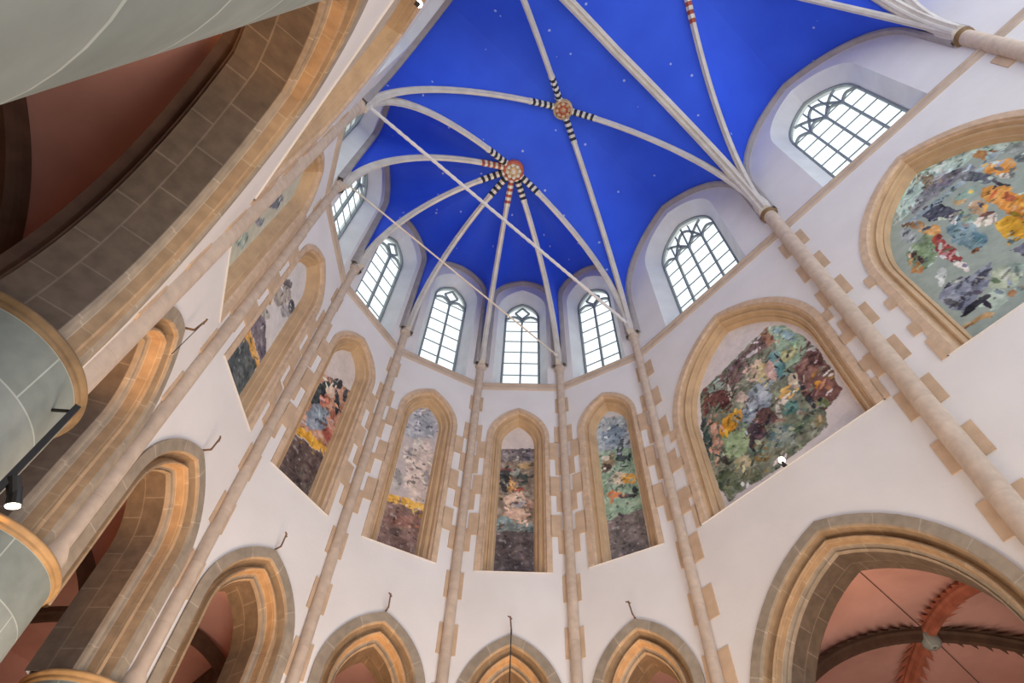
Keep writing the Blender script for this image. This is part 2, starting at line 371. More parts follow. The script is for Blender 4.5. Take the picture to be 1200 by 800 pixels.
  ((55,55,55),(1.61,14.53,-7.35,0.28,-0.07,-2.19)),
  ((110,60,55),(1.65,14.94,-6.25,0.25,-0.37,-10.91)),
  ((165,135,90),(1.12,15.07,-6.22,0.09,-0.32,-9.25)),
  ((150,155,145),(1.35,14.84,-8.57,0.22,-0.23,-6.61)),
  ((65,70,65),(1.16,14.55,-5.63,-0.97,1.5,-4.41)),
  ((195,150,95),(1.47,14.32,-10.73,0.34,-0.13,-3.97)),
  ((175,90,70),(1.26,14.17,-6.49,0.14,-0.4,-11.76)),
  ((90,80,85),(1.18,13.97,-16.39,0.3,-0.27,-7.99)),
  ((200,168,145),(1.38,13.79,-3.61,0.1,-0.11,-3.25)),
  ((165,160,160),(1.27,13.63,-6.67,0.16,-0.36,-10.63)),
  ((200,165,142),(1.29,13.3,-2.71,0.07,-0.16,-4.81)),
  ((160,125,105),(0.97,13.64,-10.0,0.08,-0.17,-4.96)),
  ((125,142,142),(1.6,13.06,-5.14,0.21,-0.24,-7.16)),
  ((118,126,122),[(1.79,12.99),(0.82,12.99),(0.82,12.75),(1.8,12.71)]),
  ((90,79,78),[(1.83,12.74),(0.81,12.75),(0.8,11.49),(1.78,11.45)]),
 ]),
 '23': ((200, 196, 194), [
  ((160,170,175),[(1.75,16.34),(1.5,16.57),(0.96,16.26),(0.83,15.83),(0.84,14.66),(1.82,15.16)]),
  ((132,148,160),(1.35,15.63,-2.49,-0.27,1.25,-2.31)),
  ((175,180,182),(1.52,16.12,-6.3,-0.62,3.08,-5.53)),
  ((142,166,142),[(1.78,15.27),(0.85,14.82),(0.89,12.71),(1.79,12.77)]),
  ((60,70,75),(1.17,15.03,-12.85,-3.4,1.53,-1.95)),
  ((70,80,80),(1.19,14.62,-6.85,-0.82,3.99,-7.95)),
  ((60,75,70),(0.97,14.57,-17.29,-2.27,3.22,-6.38)),
  ((160,140,110),(1.51,14.68,-4.82,-0.51,3.15,-6.33)),
  ((95,75,65),(1.59,14.5,-6.8,-0.7,2.87,-5.86)),
  ((200,190,170),(1.64,14.9,-6.65,-0.65,4.82,-9.55)),
  ((120,110,80),(1.43,14.88,-11.18,-1.21,3.5,-6.9)),
  ((195,180,155),(1.35,13.99,-4.4,-0.51,1.94,-4.1)),
  ((140,145,130),(1.61,13.97,-7.93,-0.82,3.53,-7.56)),
  ((212,158,75),(1.06,13.82,-5.43,-0.71,2.7,-5.73)),
  ((200,125,80),(1.52,13.5,-4.49,-0.5,3.57,-7.92)),
  ((200,130,90),(1.6,13.32,-18.07,-1.95,2.57,-5.81)),
  ((75,70,70),(1.24,13.29,-4.07,-0.51,4.64,-10.39)),
  ((60,65,65),(0.98,13.37,-12.27,-1.7,3.28,-7.2)),
  ((120,110,106),[(1.78,12.76),(0.89,12.73),(0.88,11.64),(1.82,11.48)]),
 ]),
 '45': ((188, 176, 172), [
  ((162,163,168),(1.43,15.95,-1.66,0.27,-0.87,-1.45)),
  ((205,186,174),(1.23,14.17,-2.7,0.15,-0.29,-0.88)),
  ((203,188,176),(1.65,14.54,-13.82,2.5,-1.45,-2.65)),
  ((202,192,182),(1.41,15.12,-6.19,1.02,-2.53,-4.49)),
  ((145,142,142),(1.54,14.71,-14.79,2.58,-3.27,-5.93)),
  ((160,155,150),(1.73,13.63,-8.58,1.65,-1.14,-2.23)),
  ((160,150,146),(0.97,13.95,-10.1,1.55,-1.44,-2.83)),
  ((216,166,76),[(1.9,13.06),(0.87,13.09),(0.89,12.89),(1.9,12.79)]),
  ((130,102,92),[(1.9,12.79),(0.89,12.87),(0.92,11.55),(1.87,11.53)]),
  ((150,108,95),(1.32,12.41,-3.33,0.61,-3.02,-6.63)),
  ((105,85,78),(1.48,11.98,-5.14,1.01,-3.06,-6.94)),
 ]),
 '56': ((206, 192, 182), [
  ((182,135,110),[(1.73,15.15),(0.95,15.52),(0.9,14.48),(0.87,13.21),(1.8,12.96),(1.7,14.02)]),
  ((55,60,60),(1.64,14.48,-7.1,-0.47,-0.85,-1.99)),
  ((60,60,60),(1.33,15.22,-3.8,1.53,-4.85,-4.05)),
  ((70,70,70),(0.97,15.22,-14.75,0.45,-2.6,-3.84)),
  ((60,60,62),(1.07,14.65,-12.94,5.21,-2.53,-2.25)),
  ((215,190,165),(1.39,14.8,-6.52,2.69,-4.27,-3.66)),
  ((188,112,86),(1.45,14.43,-5.48,2.31,-5.41,-4.74)),
  ((125,135,145),(1.43,13.77,-3.14,0.18,-1.4,-2.29)),
  ((138,144,154),(1.51,13.41,-4.71,-0.36,-2.05,-5.53)),
  ((150,85,70),(1.06,14.22,-9.96,4.08,-4.26,-3.92)),
  ((162,88,72),(1.01,13.54,-5.66,2.37,-3.82,-3.72)),
  ((207,152,50),[(1.74,13.08),(0.83,13.19),(0.82,12.93),(1.73,12.81)]),
  ((96,79,73),[(1.75,12.78),(0.82,12.93),(0.84,11.65),(1.83,11.76)]),
 ]),
 '67': ((206, 200, 196), [
  ((95,90,90),(1.56,15.32,-1.94,2.68,-6.92,-3.56)),
  ((170,160,150),(1.45,14.95,-3.56,0.25,-2.38,-2.11)),
  ((70,70,75),(1.0,15.28,-3.04,4.19,-5.34,-2.97)),
  ((207,162,90),(1.69,14.27,-3.15,4.39,-9.25,-5.05)),
  ((165,160,160),(1.07,14.89,-2.03,2.81,-6.34,-3.6)),
  ((165,160,150),(1.55,13.86,-2.35,3.28,-6.82,-3.92)),
  ((115,105,112),[(1.74,13.13),(1.69,13.66),(1.36,13.78),(0.86,13.3),(0.98,13.03),(1.55,13.05)]),
  ((202,152,80),[(1.83,12.76),(1.68,13.03),(0.89,13.02),(0.95,12.78)]),
  ((90,95,95),[(1.8,11.81),(1.77,12.77),(0.96,12.85),(0.85,11.91)]),
 ]),
 '78': ((190, 188, 168), [
  ((110,115,125),(1.19,14.73,3.83,2.34,-3.15,0.22)),
  ((130,132,138),(1.03,13.9,7.48,5.64,-8.63,-0.93)),
  ((150,165,155),(1.08,12.91,-1.47,1.91,-5.05,-2.97)),
 ]),
}
# ------------------------------------------------------------------ openings of each bay
def arch_o(b, dw, zb=RING):                                           # arcade arch outline, dw = inset from the outer edge
    if b.wide: w, zs, H = 2.35, 6.65, 3.15
    else: w, zs, H = 1.10, 8.12, 1.56
    c = b.c + {1: -.05, 8: .28}.get(b.a, 0)
    return outline(c, w - dw, zb, zs, math.sqrt(max(.01, ((w * w + H * H) / (2 * w) - dw) ** 2 - ((w * w + H * H) / (2 * w) - w) ** 2)))
def nic_par(b): return (2.22, 14.1, 3.15) if b.wide else (0.90, 15.90, 1.33)
def nic_o(b, dw, zb=11.25):
    w, zs, H = nic_par(b); R = (w * w + H * H) / (2 * w)
    return outline(b.c, w - dw, zb, zs, math.sqrt((R - dw) ** 2 - (R - w) ** 2))
def win_par(b): return (1.17, 22.75, 1.75) if b.wide else (0.66, 23.55, 1.12)
def win_o(b, dw, zb=CORN + .1):
    w, zs, H = win_par(b); R = (w * w + H * H) / (2 * w)
    return outline(b.c, w - dw, zb, zs, math.sqrt((R - dw) ** 2 - (R - w) ** 2))
REV = {True: -0.36, False: -0.24}

ARC, NIC, WIN = [1, 2, 3, 4, 5, 6, 7, 8], [0, 1, 2, 3, 4, 5, 6, 7, 8], [0, 1, 2, 3, 4, 5, 6, 7, 8]
def wall_panel(mb, b):
    outer = [(0, RING), (b.L, RING), (b.L, 25.9), (0, 25.9)]
    polys = [outer]; arch = None
    if b.a in ARC:                                                    # arch is a notch of the lower edge
        o = arch_o(b, 0.0); polys = [[(0, RING)] + o + [(b.L, RING), (b.L, 25.9), (0, 25.9)]]
    if b.a in NIC: polys.append(nic_o(b, 0.0)[::-1])
    if b.a in WIN: polys.append(win_o(b, REV[b.wide])[::-1])
    flat = [p for q in polys for p in q]
    tri = tessellate_polygon([[Vector((x, z, 0)) for x, z in q] for q in polys])
    i = len(mb.v); mb.v += [b.w(x, z) for x, z in flat]
    for t in tri:
        mb.f.append(tuple(i + k for k in t)); mb.m.append(0); mb.uv += [flat[k] for k in t]
    # pier cores below the wall between arches: closed underside
for nm, bays in (('wall_right', (-1, 0, 1)), ('wall_apse', (2, 3, 4, 5, 6, 7)), ('wall_left', (8, 9))):
    mb = MB()
    for a in bays: wall_panel(mb, BAYS[a])
    # back face toward the aisle, above the arches
    for a in bays:
        b = BAYS[a]
        if a in ARC:
            o = arch_o(b, 0.38 if a == 8 else 0.50); p0, p1 = shift(a, WO + TH), shift(a + 1, WO + TH)
            x0 = (p0 - b.A).dot(b.d); x1 = (p1 - b.A).dot(b.d)
            q = [(x0, RING)] + o + [(x1, RING), (x1, 12), (x0, 12)]
            tri = tessellate_polygon([[Vector((x, z, 0)) for x, z in q]]); i = len(mb.v); mb.v += [b.w(x, z, 1.02 if a == 8 else TH) for x, z in q]
            for t in tri: mb.f.append(tuple(i + k for k in t)); mb.m.append(0); mb.uv += [q[k] for k in t]
    struct(mb.build(nm, M['plaster']))

# floor
mb = MB(); mb.face([(-9, -12, 0), (19, -12, 0), (19, 20, 0), (-9, 20, 0)]); struct(mb.build('floor', M['floor']))

# ------------------------------------------------------------------ names of the bays
BN = {0: 'the big orange-figure mural', 1: 'the big crowded mural', 2: 'the narrow blue-sky mural', 3: 'the middle dark-panel mural',
      4: 'the faded whitish mural', 5: 'the blue-robe mural', 6: 'the dark slate-panel mural', 7: 'the pale green sliver mural', 8: 'the grazing top-left niche'}
ND = {0: 'tan stone niche with big mural of orange figures, cut by the right edge',
      1: 'broad tan stone niche with big crowded mural, a pale grey figure at its centre',
      2: 'narrow stone niche with mural of pale blue sky over green ground',
      3: 'middle narrow stone niche, huddled pink figures over a dark brown panel',
      4: 'narrow stone niche with faded whitish figure above a yellow band',
      5: 'narrow stone niche with blue-grey robed figure above slanting yellow band',
      6: 'golden stone niche seen steeply, grey figures above dark slate panel',
      7: 'golden stone niche seen as a sliver, pale green mural, blue-grey patch',
      8: 'long grazing stone niche on the left wall beneath the lit spotlight'}

# ------------------------------------------------------------------ arcade arches
AP = [(0, .02), (0, -.05), (.19, -.05), (.215, -.01), (.24, .13), (.285, .20), (.325, .13), (.35, .045), (.375, .03), (.40, .06), (.41, .22),
      (.43, .27), (.46, .30), (.48, .27), (.49, .29), (.50, .34)]
for a in ARC:
    b = BAYS[a]
    q8 = .68 if a == 8 else 1; TB = (.80 if a == 8 else TH) + .02; AQ = [(dw, d * q8 - (.02 if a == 8 else 0)) for dw, d in AP]
    t = thing('arcade_arch', ('broad' if b.wide else 'narrow') + ' moulded stone arcade arch below ' + BN[a], 'arch', b.w(b.c, RING))
    mb = MB(); loft(mb, b, [(arch_o(b, dw), d) for dw, d in AQ[:4]]); mb.build('outer_moulding', M['grey'], t)
    mb = MB(); loft(mb, b, [(arch_o(b, dw), d) for dw, d in AQ[3:11]]); mb.build('hollow_moulding', M['ochre'], t)
    mb = MB(); loft(mb, b, [(arch_o(b, dw), d) for dw, d in AQ[10:]]); mb.build('inner_roll', M['grey'], t)
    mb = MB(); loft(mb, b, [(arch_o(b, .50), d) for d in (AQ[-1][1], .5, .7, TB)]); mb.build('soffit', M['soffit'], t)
    if a == 8:
        mb = MB(); loft(mb, b, [(arch_o(b, dw), d) for dw, d in ((.50, .82), (.47, .825), (.47, .86), (.40, .88), (.38, .93), (.38, 1.04))]); mb.build('rear_rib', M['darkrib'], t)

# ------------------------------------------------------------------ round columns
CD = {1: 'round grey column under the thick shaft between the two big murals', 2: 'round grey column at the right end of the apse arcade',
      3: 'round grey column right of the middle apse arch', 4: 'round grey column left of the middle apse arch',
      5: 'round grey column under the shaft beside the faded whitish mural', 6: 'round grey column whose ochre ring just shows at the bottom left',
      7: 'round grey column with ochre ring in the lower left corner', 8: 'round grey-green column with dark ochre ring, at the left edge',
      9: 'huge pale grey round column filling the top left corner'}
for k in range(1, 10):
    c = {8: Vector((-1.47, 5.62)), 7: Vector((-.72, 8.42)), 9: Vector((-1.263, .43))}.get(k) or shift(k, WO + TH / 2 + .03)
    r = .88 if k == 7 else 0.82
    t = thing('round_column', CD[k], 'column', (c.x, c.y, 0))
    mb = MB(); mb.lathe(c, [(1.05, 0), (1.05, .35), (.98, .42), (.92, .5), (r, .62)]); mb.build('base', M['column'], t, True)
    mb = MB(); mb.lathe(c, [(r, .6), (r, 2.4), (r, 4.2), (r, RING - .09)], 72); mb.build('shaft', M['column'], t, True)
    mb = MB(); mb.lathe(c, [(r, RING - .10), (r + .02, RING - .09), (r + .028, RING - .07), (r + .018, RING - .052), (r + .03, RING - .04),
                            (r + .055, RING - .02), (r + .06, RING + .0), (r + .045, RING + .025), (r, RING + .03), (0.01, RING + .03)], 72)
    mb.build('ring', M['ring'] if k in (6, 7) else M['ringdark'], t, True)

# ------------------------------------------------------------------ cornice
for i, (nm, ks) in enumerate((('trim_1', [-1, 0, 1, 2]), ('trim_2', [2, 3, 4, 5, 6, 7, 8]), ('trim_3', [8, 9, 10]))):
    mb = MB(); prof = [(.0, -.14), (-.05, -.10), (-.06, -.02), (-.02, .02), (-.04, .05), (-.08, .07), (-.08, .14), (.0, .22)]
    mb.grid([[Vector((*shift(k, WO + dd), CORN + dz)) for k in ks] for dd, dz in prof]); struct(mb.build(nm, M['cornice']))

# ------------------------------------------------------------------ wall shafts with capitals and quoin blocks
SD = {0: 'thick tan wall shaft with brown ring at the top right corner', 1: 'thick tan wall shaft with stepped quoins between the two large murals',
      2: 'wall shaft between the large crowded mural and the narrow blue sky mural', 3: 'slim wall shaft right of the middle apse window',
      4: 'slim wall shaft left of the middle apse window', 5: 'slim wall shaft left of the faded whitish mural',
      6: 'slim wall shaft left of the blue grey robe mural', 7: 'wall shaft left of the mural with the dark slate panel',
      8: 'thick pale wall shaft running down beside the big left arch', 9: 'wall shaft above the huge column at the top left'}
for k in range(0, 10):
    r = 0.185 if k in (0, 1, 8, 9) else 0.115
    ins = 0.08
    c = shift(k, WO - ins)
    if k in (0, 1): c = c
    t = thing('wall_shaft', SD[k], 'shaft', (c.x, c.y, RING + .03))
    mb = MB(); mb.lathe(c, [(r + .06, RING + .03), (r + .06, RING + .25), (r, RING + .4), (r, 10), (r, 14), (r, CAPZ - .1)], 20); mb.build('shaft', M['shaft'], t, True)
    mb = MB(); mb.lathe(c, [(r, CAPZ - .22), (r + .05, CAPZ - .17), (r + .06, CAPZ - .10), (r + .02, CAPZ - .05), (r + .0, CAPZ)], 20)
    mb.build('capital_ring', M['capring'] if k in (0, 1) else M['cornice'], t, True)
    cc = shift(k, WO - ins * 1.3)
    mb = MB(); mb.lathe(cc, [(r, CAPZ - .05), (r + .03, CAPZ + .1), (r + .05, CAPZ + .5), (r + .02, CAPZ + .9), (.05, CAPZ + 1.3)], 12); mb.build('springer_block', M['rib'], t, True)
    for side in (-1, 1):
        kk = k if side > 0 else k - 1
        if kk not in BAYS or kk < 0 or kk > 8: continue
        b = BAYS[kk]
        for j in range(8):
            z0 = 15.70 - 1.30 * j + (1.38 if j == 0 and False else 0)
            zz = [17.05] if False else None
            if z0 < 7: continue
            if not b.wide and z0 > 11.4: ww = .27
            else: ww = .36 if b.wide else .21
            if kk == 8: ww = .3
            mb = MB(); x0, x1 = (0, ww) if side > 0 else (b.L - ww, b.L)
            mb.box(b.w, x0, x1, z0, z0 + .68, -.025, .05); mb.build('quoin_block', M['quoin'], t)
        mb = MB(); x0, x1 = (0, ww) if side > 0 else (b.L - ww, b.L)
        mb.box(b.w, x0, x1, 17.05, 17.72, -.025, .05); mb.build('quoin_block', M['quoin'], t)

# ------------------------------------------------------------------ mural niches
def vnoise(x, y, sd):
    t = np.random.RandomState(sd).uniform(-1, 1, (128, 128)); xi = np.floor(x).astype(int); yi = np.floor(y).astype(int); fx = x - xi; fy = y - yi
    fx = fx * fx * (3 - 2 * fx); fy = fy * fy * (3 - 2 * fy); g = lambda a, c: t[(xi + a) % 128, (yi + c) % 128]
    return (g(0, 0) * (1 - fx) + g(1, 0) * fx) * (1 - fy) + (g(0, 1) * (1 - fx) + g(1, 1) * fx) * fy
def seg_noise(x, y, sd):
    return vnoise(x, y, sd) * .9 + vnoise(x * 2.1 + 5, y * 2.1, sd + 31) * .5 + vnoise(x * 4.3, y * 4.3 + 9, sd + 62) * .3
def in_poly(x, y, pts):
    ins = np.zeros(x.shape, bool); n = len(pts)
    for i in range(n):
        x1, y1 = pts[i]; x2, y2 = pts[(i + 1) % n]
        c = ((y1 > y) != (y2 > y)) & (x < (x2 - x1) * (y - y1) / ((y2 - y1) if y2 != y1 else 1e-9) + x1); ins ^= c
    return ins
def mural(b, key, parent, w, zb, zs, H, dep):
    nx, nz = (190, 210) if b.wide else (56, 200)
    if b.a in (7, 8): nx, nz = 50, 90
    zt = zs + H - .01
    zz = np.linspace(zb, zt, nz); X = np.zeros((nz, nx)); Z = np.zeros((nz, nx))
    for i, z in enumerate(zz):
        h = max(.004, half_w(z, w, zs, H)); X[i] = np.linspace(b.c - h, b.c + h, nx); Z[i] = z
    x2 = X + seg_noise(X * 4, Z * 4, 1) * .045; z2 = Z + seg_noise(X * 4, Z * 4, 2) * .045
    base, L = PAINT.get(key, ((196, 180, 160), []))
    if not b.wide:                                                    # let the broad fields of the narrow murals reach their frames
        L = [(c_, [(b.c + (x - b.c) * 1.3, z - (.5 if z < 12.6 else 0)) for x, z in d]) if isinstance(d, list) and max(x for x, z in d) - min(x for x, z in d) > .55 else (c_, d) for c_, d in L]
    C = np.zeros((nz, nx, 3)); C[:] = np.array(base, float)
    mask = np.zeros((nz, nx), bool)
    for i, (col, d) in enumerate(L):
        m = in_poly(x2, z2, d) if isinstance(d, list) else (((x2 - d[0]) * d[2] + (z2 - d[1]) * d[3]) ** 2 + ((x2 - d[0]) * d[4] + (z2 - d[1]) * d[5]) ** 2 < 1 + .35 * seg_noise(X * 5, Z * 5, i + 10))
        C[m] = col; mask |= m
    rs = np.random.RandomState(40 + b.a); x0_, x1_, z0_, z1_ = X.min(), X.max(), Z.min(), Z.max(); src = C.copy()
    for _ in range(560 if b.wide else 120):                          # small brush strokes in neighbouring tones
        i_, j_ = rs.randint(nz), rs.randint(nx)
        if not mask[i_, j_]: continue
        sx, sz = X[i_, j_], Z[i_, j_]; k_, l_ = min(nz - 1, max(0, i_ + rs.randint(-12, 13))), min(nx - 1, max(0, j_ + rs.randint(-12, 13)))
        col = src[k_, l_] * rs.uniform(.62, 1.28) + rs.uniform(-8, 8, 3); ra, rb = rs.uniform(.05, .16), rs.uniform(.018, .05)
        if not b.wide: ra *= .7; rb *= .8
        an = rs.uniform(0, 3.14); I0_, I1_ = max(0, i_ - 16), min(nz, i_ + 17); J0_, J1_ = max(0, j_ - 16), min(nx, j_ + 17)
        u = (X[I0_:I1_, J0_:J1_] - sx) * math.cos(an) + (Z[I0_:I1_, J0_:J1_] - sz) * math.sin(an); v = -(X[I0_:I1_, J0_:J1_] - sx) * math.sin(an) + (Z[I0_:I1_, J0_:J1_] - sz) * math.cos(an)
        mm_ = ((u / ra) ** 2 + (v / rb) ** 2 < 1) & mask[I0_:I1_, J0_:J1_]; C[I0_:I1_, J0_:J1_][mm_] = col
    fine = seg_noise(X * 5, Z * 5, 5) * 26 + seg_noise(X * 12, Z * 14, 6) * 18
    C += (fine * (0.25 + 0.75 * mask))[..., None] * np.array([1, .95, .9])
    spec = seg_noise(X * 7 + 3, Z * 9, 8); C[(spec > .75) & mask] *= .6; C[(spec < -.85) & mask] = C[(spec < -.85) & mask] * .6 + 85
    C = np.clip(C, 5, 245) / 255; Cl = np.where(C <= .04045, C / 12.92, ((C + .055) / 1.055) ** 2.4)
    Cl = np.clip(Cl * 1.12, 0, .9)
    vs = [b.w(float(X[i, j]), float(Z[i, j]), dep) for i in range(nz) for j in range(nx)]
    fs = [(i * nx + j, i * nx + j + 1, (i + 1) * nx + j + 1, (i + 1) * nx + j) for i in range(nz - 1) for j in range(nx - 1)]
    o = mesh_obj('mural_painting', vs, fs, M['paint'], parent)
    at = o.data.color_attributes.new('paint', 'FLOAT_COLOR', 'POINT')
    buf = np.ones((nz * nx, 4), np.float32); buf[:, :3] = Cl.reshape(-1, 3); at.data.foreach_set('color', buf.ravel())
    return o
for a in NIC:
    b = BAYS[a]; w, zs, H = nic_par(b); R = (w * w + H * H) / (2 * w)
    t = thing('mural_niche', ND[a], 'mural niche', b.w(b.c, 11.25))
    if b.wide: pr = [(0, -.0), (0, -.03), (.17, -.03), (.19, .02), (.22, .03), (.25, .10), (.29, .115), (.32, .07), (.345, .06), (.365, .09), (.38, .17), (.42, .215), (.445, .19), (.465, .20), (.48, .26), (.50, .34)]
    else: pr = [(0, -.0), (0, -.03), (.13, -.03), (.15, .02), (.19, .06), (.22, .14), (.26, .15), (.285, .11), (.305, .12), (.33, .18), (.36, .24), (.39, .25), (.43, .34)]
    mb = MB(); loft(mb, b, [(nic_o(b, dw), d) for dw, d in pr[:5]]); mb.build('stone_frame', M['stone'], t)
    mb = MB(); loft(mb, b, [(nic_o(b, dw), d) for dw, d in pr[4:]]); mb.build('inner_moulding', M['gold'], t)
    # sloping sill
    di = pr[-1][0]; mb = MB(); mb.face([b.w(b.c - w, 11.25, -.03), b.w(b.c + w, 11.25, -.03), b.w(b.c + w, 11.25, .42), b.w(b.c - w, 11.25, .42)]); mb.face([b.w(b.c - w, 11.25, -.03), b.w(b.c + w, 11.25, -.03), b.w(b.c + w - di + .02, 11.4, .36), b.w(b.c - w + di - .02, 11.4, .36)]); mb.build('sill', M['plaster'], t)
    mural(b, '%02d' % a if a == 0 else {0: '01', 1: '12', 2: '23', 3: '34', 4: '45', 5: '56', 6: '67', 7: '78'}.get(a, 'none'), t, w - di, 11.3, zs, math.sqrt((R - di) ** 2 - (R - w) ** 2), .335) if a else \
        mural(b, '01', t, w - di, 11.3, zs, math.sqrt((R - di) ** 2 - (R - w) ** 2), .335)
    # jamb blocks stepping out of the frame
    if b.wide: zl = [(11.25, 11.85, .10), (12.12, 12.43, .16), (13.09, 13.40, .16), (14.03, 14.36, .16)]
    else: zl = [(12.30, 12.97, .24), (13.64, 14.31, .24), (15.0, 15.66, .24)]
    for z0, z1, ex in zl:
        for x0, x1 in ((b.c - w - ex, b.c - w + .03), (b.c + w - .03, b.c + w + ex)):
            mb = MB(); mb.box(b.w, x0, x1, z0, z1, -.03, .05); mb.build('jamb_block', M['quoin'], t)

# ------------------------------------------------------------------ clerestory windows
for i, a in enumerate(WIN):
    b = BAYS[a]; w, zs, H = win_par(b); dep = .5; ZB = CORN + .1
    t = thing('window_%d' % (i + 1), None, None, b.w(b.c, CORN + .2), kind='structure')
    rv = REV[b.wide]
    mb = MB(); loft(mb, b, [(win_o(b, rv), 0), (win_o(b, rv + .01), .02), (win_o(b, -.01), dep - .04), (win_o(b, -.01), dep + .2)])
    mb.face([b.w(b.c - w + rv, ZB, 0), b.w(b.c + w - rv, ZB, 0), b.w(b.c + w, ZB + .65, dep), b.w(b.c - w, ZB + .65, dep)])
    mb.build('window_reveal', M['reveal'], t)
    zb2 = ZB + .6
    fo = lambda dw: outline(b.c, w - dw, zb2, zs, math.sqrt(((w * w + H * H) / (2 * w) - dw) ** 2 - ((w * w + H * H) / (2 * w) - w) ** 2))
    mb = MB(); loft(mb, b, [(fo(-.02), dep + .1), (fo(0), dep - .03), (fo(.06), dep - .03), (fo(.07), dep + .05)]); mb.build('window_frame', M['lead'], t)
    # mullions and tracery
    n = 4 if b.wide else 2; lw = 2 * w / n; zt = zs - (.1 if b.wide else .25)
    for k in range(1, n):
        x = b.c - w + lw * k; mb = MB(); mb.box(b.w, x - .032, x + .032, zb2, zt, dep - .05, dep + .06); mb.build('mullion', M['lead'], t)
    tr = MB(); q = .035
    def curve_bar(f, x0, x1, z0, hh, tr=tr, b=b):
        pass
    def arc_pts(x0, x1, z0, Hh, m=8):
        ww = (x1 - x0) / 2; o = outline(x0 + ww, ww, z0 - .01, z0, Hh, m, 1); return o
    def ribbon(pts, half):
        rows = []
        for s_ in (-1, 1): pass
        for (xa, za), (xb, zb_) in zip(pts, pts[1:]):
            dx, dz = xb - xa, zb_ - za; l = math.hypot(dx, dz) or 1; nx_, nz_ = -dz / l * half, dx / l * half
            q4 = [(xa - nx_, za - nz_), (xb - nx_, zb_ - nz_), (xb + nx_, zb_ + nz_), (xa + nx_, za + nz_)]
            tr.face([b.w(x, z, dep - .03) for x, z in q4])
            tr.face([b.w(xa - nx_, za - nz_, dep - .03), b.w(xb - nx_, zb_ - nz_, dep - .03), b.w(xb - nx_, zb_ - nz_, dep + .05), b.w(xa - nx_, za - nz_, dep + .05)])
            tr.face([b.w(xa + nx_, za + nz_, dep - .03), b.w(xb + nx_, zb_ + nz_, dep - .03), b.w(xb + nx_, zb_ + nz_, dep + .05), b.w(xa + nx_, za + nz_, dep + .05)])
    if b.wide:
        for k in range(4): ribbon(arc_pts(b.c - w + lw * k, b.c - w + lw * (k + 1), zt - .25, .5), .03)
        for s_ in (-1, 1):
            pts = [(b.c + s_ * lw * (1 - v * 1.0), zt - .1 + 1.25 * math.sin(v * PI / 2 * .96)) for v in [j / 8 for j in range(9)]]; ribbon(pts, .03)
            pts = [(b.c + s_ * lw * v * 1.5, zt - .05 + 1.05 * math.sin(v * PI / 2)) for v in [j / 8 for j in range(8)]]; ribbon(pts, .025)
            ribbon([(b.c + s_ * lw * 1.0, zt), (b.c + s_ * lw * 1.05, zt + .85)], .022); ribbon([(b.c + s_ * lw * .5, zt + .2), (b.c + s_ * lw * .5, zt + 1.25)], .022)
        ribbon([(b.c, zt), (b.c, zt + 1.45)], .025)
    else:
        for k in range(2): ribbon(arc_pts(b.c - w + lw * k, b.c - w + lw * (k + 1), zt - .1, .45), .035)
        ribbon([(b.c, zt + .2), (b.c - .28, zt + .62), (b.c, zt + 1.05), (b.c + .28, zt + .62), (b.c, zt + .2)], .022)
    tr.build('tracery', M['lead'], t)
    hgt = (zt - zb2) / (5 if b.wide else 6); mb = MB()
    for k in range(1, 7):
        z = zb2 + hgt * k * (1.0)
        if z < zs + .1: mb.box(b.w, b.c - w + .05, b.c + w - .05, z - .016, z + .016, dep, dep + .03)
    mb.build('saddle_bars', M['lead'], t)
    mb = MB(); o = fo(.03)
    mb.face([b.w(x, z, dep + .06) for x, z in o]); mb.build('glass_pane', M['glass'], t)

# ------------------------------------------------------------------ vault geometry
def V3(p, z): return Vector((p[0], p[1], z))
def rib_curve(p, q, z0, z1, n=24, k=.97):
    p, q = Vector(p), Vector(q); s = math.sqrt(1 - (1 - k) ** 2) if k < 1 else 1; out = []
    for i in range(n + 1):
        f = i / n * math.pi / 2 * k
        t = (1 - math.cos(f)) / (1 - math.cos(math.pi / 2 * k)); z = z0 + (z1 - z0) * math.sin(f) / math.sin(math.pi / 2 * k)
        c = p + (q - p) * t; out.append(V3(c, z))
    return out
def wall_curve(p, q, z0, zs, z1, n=24, k=.97):
    """half of a stilted pointed wall arch from plan point p to its crown over q"""
    p, q = Vector(p), Vector(q); w = (q - p).length; d = (q - p) / w; out = []; H = z1 - zs
    for i in range(n + 1):
        f = i / n * math.pi / 2 * k; z = z0 + (z1 - z0) * math.sin(f) / math.sin(math.pi / 2 * k)
        x = 0 if z <= zs else arc_x(z - zs, w, H)
        if i == n: x = w
        out.append(V3(p + d * min(x, w), z))
    return out
def web(mb, c1, c2, n=6):
    mb.grid([[a.lerp(b_, j / n) for a, b_ in zip(c1, c2)] for j in range(n + 1)])
def sweep(mb, pts, prof, mf=None, closed_end=True):
    """prof: (side, down) points; sweep along a curve lying in one vertical plane"""
    d = pts[-1] - pts[0]; d.z = 0; d.normalize(); side = Vector((-d.y, d.x, 0)); rows = []
    for i, p in enumerate(pts):
        t = (pts[min(i + 1, len(pts) - 1)] - pts[max(i - 1, 0)]).normalized(); up = side.cross(t).normalized()
        if up.dot(Vector((0, 0, 1))) < 0: up = -up
        if abs(up.z) < 1e-4 and up.dot(d) > 0: up = -up
        # the hanging side is the one turned to the room: down and inward
        rows.append([p + side * a - up * b_ for a, b_ in prof])
    mb.grid(rows, mf=mf); mb.face(rows[0]); mb.face(rows[-1][::-1])
